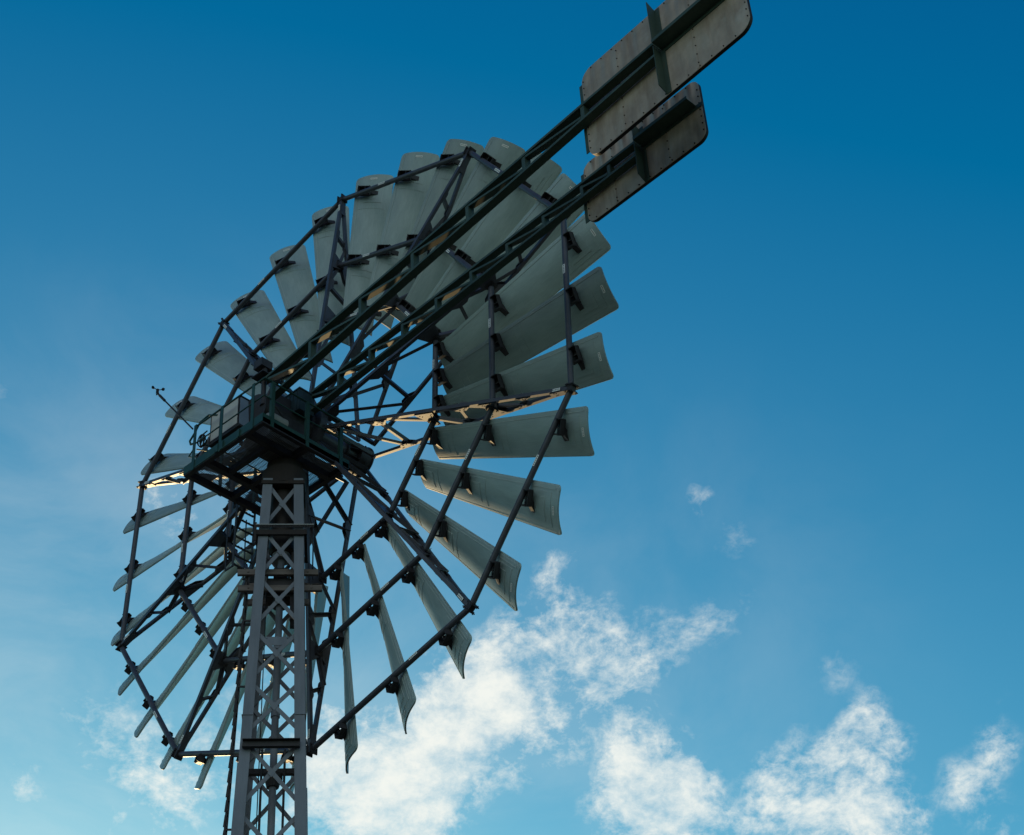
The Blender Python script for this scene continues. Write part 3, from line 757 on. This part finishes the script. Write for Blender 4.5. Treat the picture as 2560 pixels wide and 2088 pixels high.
def bracket_mesh(R_, j):
    """channel welded to the outer side of the ring tube, with a wedge foot on the blade; j = -1, 0, 1 blade between two spokes"""
    bm = BM()
    dth = rad(12) * j
    ap = R_ * math.cos(rad(18)) / math.cos(dth)
    tang = V((math.sin(dth), 0, math.cos(dth))); radl = V((math.cos(dth), 0, -math.sin(dth)))
    c = V((ap, 0, 0)); pit = rad(24)
    cd = (tang * math.cos(pit) - V((0, 1, 0)) * math.sin(pit)); nd = (tang * math.sin(pit) + V((0, 1, 0)) * math.cos(pit))
    def P_(t, n, r): return c + cd * t + nd * n + radl * r
    T, R0, R1, N1 = 0.145, -0.03, 0.185, 0.105
    plate(bm, [P_(-T, N1, R0), P_(T, N1, R0), P_(T, N1, R1), P_(-T, N1, R1)], 0.014)             # web
    for t in (-T, T):
        plate(bm, [P_(t, N1 - .008, R0), P_(t, 0.03, R0), P_(t, -0.03, 0.05), P_(t, -0.035, R1 - 0.02), P_(t, N1 - .008, R1)], 0.014)   # flanges
    plate(bm, [P_(-T + .008, N1 - .008, R1 - 0.012), P_(T - .008, N1 - .008, R1 - 0.012), P_(T - .008, 0.0, R1 - 0.012), P_(-T + .008, 0.0, R1 - 0.012)], 0.012)
    plate(bm, [P_(-0.02, N1 - .008, 0.055), P_(-0.02, 0.0, 0.055), P_(-0.02, 0.0, R1 - 0.03), P_(-0.02, N1 - .008, R1 - 0.02)], 0.012)
    for t in (-0.10, 0.10):
        for r in (0.0, 0.10): tube(bm, P_(t, N1 - 0.02, r), P_(t, N1 + 0.025, r), 0.014, n=6)
    rf = 0.095 if R_ > 4 else 0.11
    s = min(max((ap + rf - 3.1) / 4.33, 0.012), 0.985)
    def blade_at(cc, dr):
        p = blade_point(s, cc, 0.012); return V((ap + rf + dr, p.y, p.z))
    a = [blade_at(-0.42, -0.055), blade_at(0.06, -0.055), blade_at(0.06, 0.055), blade_at(-0.42, 0.055)]
    b = [P_(-0.12, N1 + .004, rf - .05), P_(0.04, N1 + .004, rf - .05), P_(0.04, N1 + .004, rf + .05), P_(-0.12, N1 + .004, rf + .05)]
    quadbox(bm, a, b)
    return finish(bm, 'bracket', M['dark_steel'])
BLADE = blade_mesh()
BRK = {(R_, j): bracket_mesh(R_, j) for R_ in (RO, RM, RI) for j in (-1, 0, 1)}
pt = blade_point(0.972, 0.0, 0.019)
pn = (blade_point(0.972, 0.0, 0.1) - blade_point(0.972, 0.0, 0.0)).normalized()
lab_rot = Matrix((V((0, -pn.z, pn.y)), -pn, V((1, 0, 0)))).transposed().to_euler()
for k in range(10):
    for j in (-1, 0, 1):
        b = new_object('blade', BLADE, turbine, HUB, ry(PH + 36 * k + 18 + 12 * j))
        for R_ in (RO, RM, RI): new_object('bracket', BRK[(R_, j)], b)
        new_object('label_plate', LAB_BLADE, b, pt, lab_rot)

# ---- tail booms and vanes (local x along the boom)
def tail_boom(y0, yaw, u0, posts_u, zu, zl_fn, u_end, zend, cw, psz):
    o = empty('tail_boom', (0, y0 - TY, 0), parent=turbine); o.rotation_euler = (0, 0, rad(yaw))
    hgt = 0.055
    ul = [u0] + posts_u + [u_end]
    bm = BM(); beam(bm, (u0, 0, zu - hgt / 2), (u_end, 0, zend + 0.08 - hgt / 2), cw, hgt)
    part('upper_chord', bm, M['boom_green'], o)
    bm = BM(); beam(bm, (u0, 0, zl_fn(u0) + hgt / 2), (u_end, 0, zl_fn(u_end) + hgt / 2), cw, hgt)
    part('lower_chord', bm, M['boom_green'], o)
    yp = 0.0
    for u in posts_u:
        bm = BM(); box(bm, (u - psz / 2, yp - cw * 0.42, zl_fn(u) + hgt), (u + psz / 2, yp + cw * 0.42, zu - hgt)); part('post', bm, M['boom_green'], o)
    seq = [u0 + 0.1] + posts_u
    for a, b in zip(seq, seq[1:]):
        bm = BM(); beam(bm, (a + psz * 0.6, yp, zu - hgt - 0.03), (b - psz * 0.6, yp, zl_fn(b) + hgt + 0.03), cw * 0.8, 0.03)
        beam(bm, (a + psz * 0.6, yp - cw * 0.4, zu - hgt - 0.05), (b - psz * 0.6, yp - cw * 0.4, zl_fn(b) + hgt + 0.05), 0.012, 0.05)
        part('diagonal', bm, M['boom_green'], o)
    return o
zl1 = lambda u: 24.285 + (u / 11.3) * 0.28
zl2 = lambda u: 24.31 + (u / 9.6) * 0.19
boom1 = tail_boom(-1.8, -5.3, 0.12, [1.68, 3.30, 4.90, 6.49, 8.04, 9.57], 24.95, zl1, 11.32, 24.84, 0.165, 0.085)
boom2 = tail_boom(-0.9, -3.0, 0.36, [1.43, 2.40, 3.39, 4.38, 5.37, 6.36, 7.33, 8.32, 9.00], 24.84, zl2, 9.66, 24.80, 0.15, 0.07)

def rounded_outline(u0, u1, z0, z1, rc, n=8):
    pts = []
    for cu, cz, a0 in ((u1 - rc, z0 + rc, -90), (u1 - rc, z1 - rc, 0), (u0 + rc, z1 - rc, 90), (u0 + rc, z0 + rc, 180)):
        for i in range(n + 1):
            a = rad(a0 + 90 * i / n); pts.append((cu + rc * math.cos(a), cz + rc * math.sin(a)))
    return pts
def tail_vane(y0, yaw, u0, u1, z0, z1, rc, off, seams, u_st, z_str, mat, u_str_end, bolt):
    o = empty('tail_vane', (0, y0 - TY, 0), parent=turbine); o.rotation_euler = (0, 0, rad(yaw))
    bm = BM(); out = rounded_outline(u0, u1, z0, z1, rc)
    plate(bm, [(u, off, z) for u, z in out], 0.008, 0)
    # folded rim behind the sheet
    n = len(out)
    for i in range(n):
        a, b = out[i], out[(i + 1) % n]
        if math.hypot(a[0] - b[0], a[1] - b[1]) < 1e-6: continue
        quadbox(bm, [V((a[0], off + .0042, a[1])), V((b[0], off + .0042, b[1])), V((b[0], off + .07, b[1])), V((a[0], off + .07, a[1]))],
                [V((lerp(a[0], (u0 + u1) / 2, .006), off + .0042, lerp(a[1], (z0 + z1) / 2, .012))), V((lerp(b[0], (u0 + u1) / 2, .006), off + .0042, lerp(b[1], (z0 + z1) / 2, .012))),
                 V((lerp(b[0], (u0 + u1) / 2, .006), off + .07, lerp(b[1], (z0 + z1) / 2, .012))), V((lerp(a[0], (u0 + u1) / 2, .006), off + .07, lerp(a[1], (z0 + z1) / 2, .012)))], 1)
    def bo(u, z): tube(bm, (u, off + 0.004, z), (u, off - 0.004 - bolt, z), bolt * 0.9, bolt * 0.6, n=7, mi=1)
    u = u0 + rc
    while u < u1 - rc * 0.5:
        bo(u, z0 + 0.045); bo(u, z1 - 0.045); u += 0.26
    z = z0 + rc
    while z < z1 - rc * 0.6:
        bo(u0 + 0.04, z); bo(u1 - 0.04, z)
        z += 0.17
    for us in seams:
        z = z0 + 0.14
        while z < z1 - 0.1: bo(us, z); z += 0.21
    for us in seams: box(bm, (us - 0.05, off - 0.0095, z0 + 0.02), (us + 0.002, off - 0.002, z1 - 0.02), 0)
    part('vane_sheet', bm, [mat, M['dark_rust']], o)
    return o
vane1 = tail_vane(-1.8, -5.3, 9.47, 13.19, 23.73, 25.93, 0.26, 0.115, (10.35, 12.05), 11.3, 24.82, M['vane_main'], 12.9, 0.016)
vane2 = tail_vane(-0.9, -3.0, 8.27, 11.08, 23.95, 25.46, 0.20, 0.11, (8.98, 10.25), 9.66, 24.80, M['vane_rusty_shaded'], 10.98, 0.018)
vane1['label'] = 'larger weathered grey-brown tail vane'
vane2['label'] = 'smaller tail vane with rust streaks and painted shading bands along its upper strip'
def vane_iron(o, u_st, zt, zb, u_s0, u_s1, zs, off, ext, ufl, zf0, zf1):
    bm = BM()     # stiffener: angle iron on edge, cut at a slant at its foot
    d = 0.20
    for (za, zb_) in ((zs + 0.012, zt), (zb, zs - 0.012)):
        sl = 0.10 if zb_ < zs else 0.0
        su = 0.10 if zb_ > zs else 0.0
        plate(bm, [(u_st, off - 0.006, za), (u_st, off - d, za + sl), (u_st, off - d, zb_ - su * 0), (u_st, off - 0.006, zb_ - su)], 0.012)
        box(bm, (u_st + 0.007, off - 0.018, za), (u_st + 0.10, off - 0.006, zb_ - su))
    part('stiffener', bm, M['boom_green'], o)
    bm = BM(); d2 = 0.27    # stringer: carries on from the boom to the end of the vane
    box(bm, (u_s0, off - d2, zs - 0.02), (u_s1, off - 0.02, zs - 0.006)); box(bm, (u_s0, off - d2, zs - 0.006), (u_s1, off - d2 + 0.012, zs + 0.055)); box(bm, (u_s0, off - 0.02, zs - 0.10), (u_s1 + ext, off - 0.008, zs - 0.006))
    part('stringer', bm, M['boom_green'], o)
    bm = BM(); box(bm, (ufl - 0.085, off + 0.012, zf0), (ufl + 0.02, off + 0.024, zf1)); box(bm, (ufl + 0.02, off + 0.012, zf0), (ufl + 0.032, off + 0.09, zf1))
    part('end_flange', bm, M['boom_green'], o)
vane_iron(vane1, 11.32, 25.99, 23.74, 11.36, 13.0, 24.84, 0.115, 0.0, 9.47, 23.95, 25.68)
vane_iron(vane2, 9.66, 25.40, 23.93, 9.70, 10.97, 24.82, 0.11, 0.14, 8.27, 24.05, 25.28)

# ------------------------------------------------------------------ things on the platform
cab = empty('control_cabinet', (-0.62, -2.25, 23.33), 'cream control cabinet with dark framed doors and blue side on the platform behind the railing', 'cabinet')
bm = BM(); box(bm, (-0.44, 0.03, 0.40), (0.45, 0.33, 1.11))
part('body', bm, M['cabinet_blue'], cab)
bm = BM(); box(bm, (-0.46, 0.0, 0.35), (0.47, 0.36, 0.402))
for x in (-0.36, 0.36): box(bm, (x - 0.02, 0.14, 0.0), (x + 0.02, 0.2, 0.352))
part('stand', bm, M['dark_steel'], cab)
bm = BM(); box(bm, (-0.46, 0.0, 1.108), (0.47, 0.36, 1.135)); part('roof', bm, M['dark_steel'], cab)
for x0, x1 in ((-0.44, -0.14), (-0.10, 0.43)):
    bm = BM(); box(bm, (x0, 0.0, 0.42), (x1, 0.028, 1.10), 0)
    for a, b in (((x0 - 0.004, -0.006, 0.40), (x0 + 0.016, 0.0295, 1.108)), ((x1 - 0.016, -0.006, 0.40), (x1 + 0.004, 0.0295, 1.108)), ((x0 + .0165, -0.006, 1.09), (x1 - .0165, -0.0005, 1.108)), ((x0 + .0165, -0.006, 0.405), (x1 - .0165, -0.0005, 0.43))): box(bm, a, b, 1)
    part('door', bm, [M['cabinet_cream'], M['dark_steel']], cab)

an0, an1 = V((-1.363, -2.47, 24.16)), V((-2.74, -2.44, 25.93))
an = empty('anemometer', an0, 'thin black cup anemometer on a long leaning pole clamped to the railing corner', 'anemometer')
dirn = (an1 - an0)
bm = BM(); tube(bm, (0, 0, 0), dirn * 0.80, 0.018, n=8); tube(bm, dirn * 0.80, dirn * 0.95, 0.03, n=8); tube(bm, dirn * 0.95, dirn, 0.022, n=8); part('pole', bm, M['cable'], an)
tip = dirn + V((-0.03, 0, 0.06))
bm = BM(); tube(bm, dirn, tip, 0.028, n=8); tube(bm, tip, tip + V((0, 0, 0.08)), 0.032, n=10); part('cup_head', bm, M['cable'], an)
for k in range(3):
    a = rad(120 * k + 35); d = V((math.cos(a), math.sin(a), 0)); c = tip + V((0, 0, 0.06))
    bm = BM(); tube(bm, c, c + d * 0.11, 0.009, n=6)
    q = bmesh.ops.create_uvsphere(bm, u_segments=12, v_segments=8, radius=0.038, matrix=Matrix.Translation(c + d * 0.125))
    tn = V((-d.y, d.x, 0))
    dele = [v for v in q['verts'] if (v.co - (c + d * 0.125)).dot(tn) > 0.012]
    bmesh.ops.delete(bm, geom=dele, context='VERTS')
    part('cup', bm, M['cable'], an)

coil_c = V((-1.20, -2.33, 23.83))
bm = BM()
for q in range(6):
    rr = 0.115 + 0.012 * math.sin(q * 2.1); dy = (q - 2.5) * 0.014
    ring = [V((rr * math.cos(2 * math.pi * i / 18) * 0.75, dy + 0.02 * math.sin(q + i * .5), rr * math.sin(2 * math.pi * i / 18) * 1.25)) for i in range(19)]
    poly_tube(bm, ring, 0.011, n=6)
coil = part('cable_coil', bm, M['cable'], None, coil_c)
coil['label'] = 'coil of dark cable hung on the corner post of the platform railing'; coil['category'] = 'cable coil'
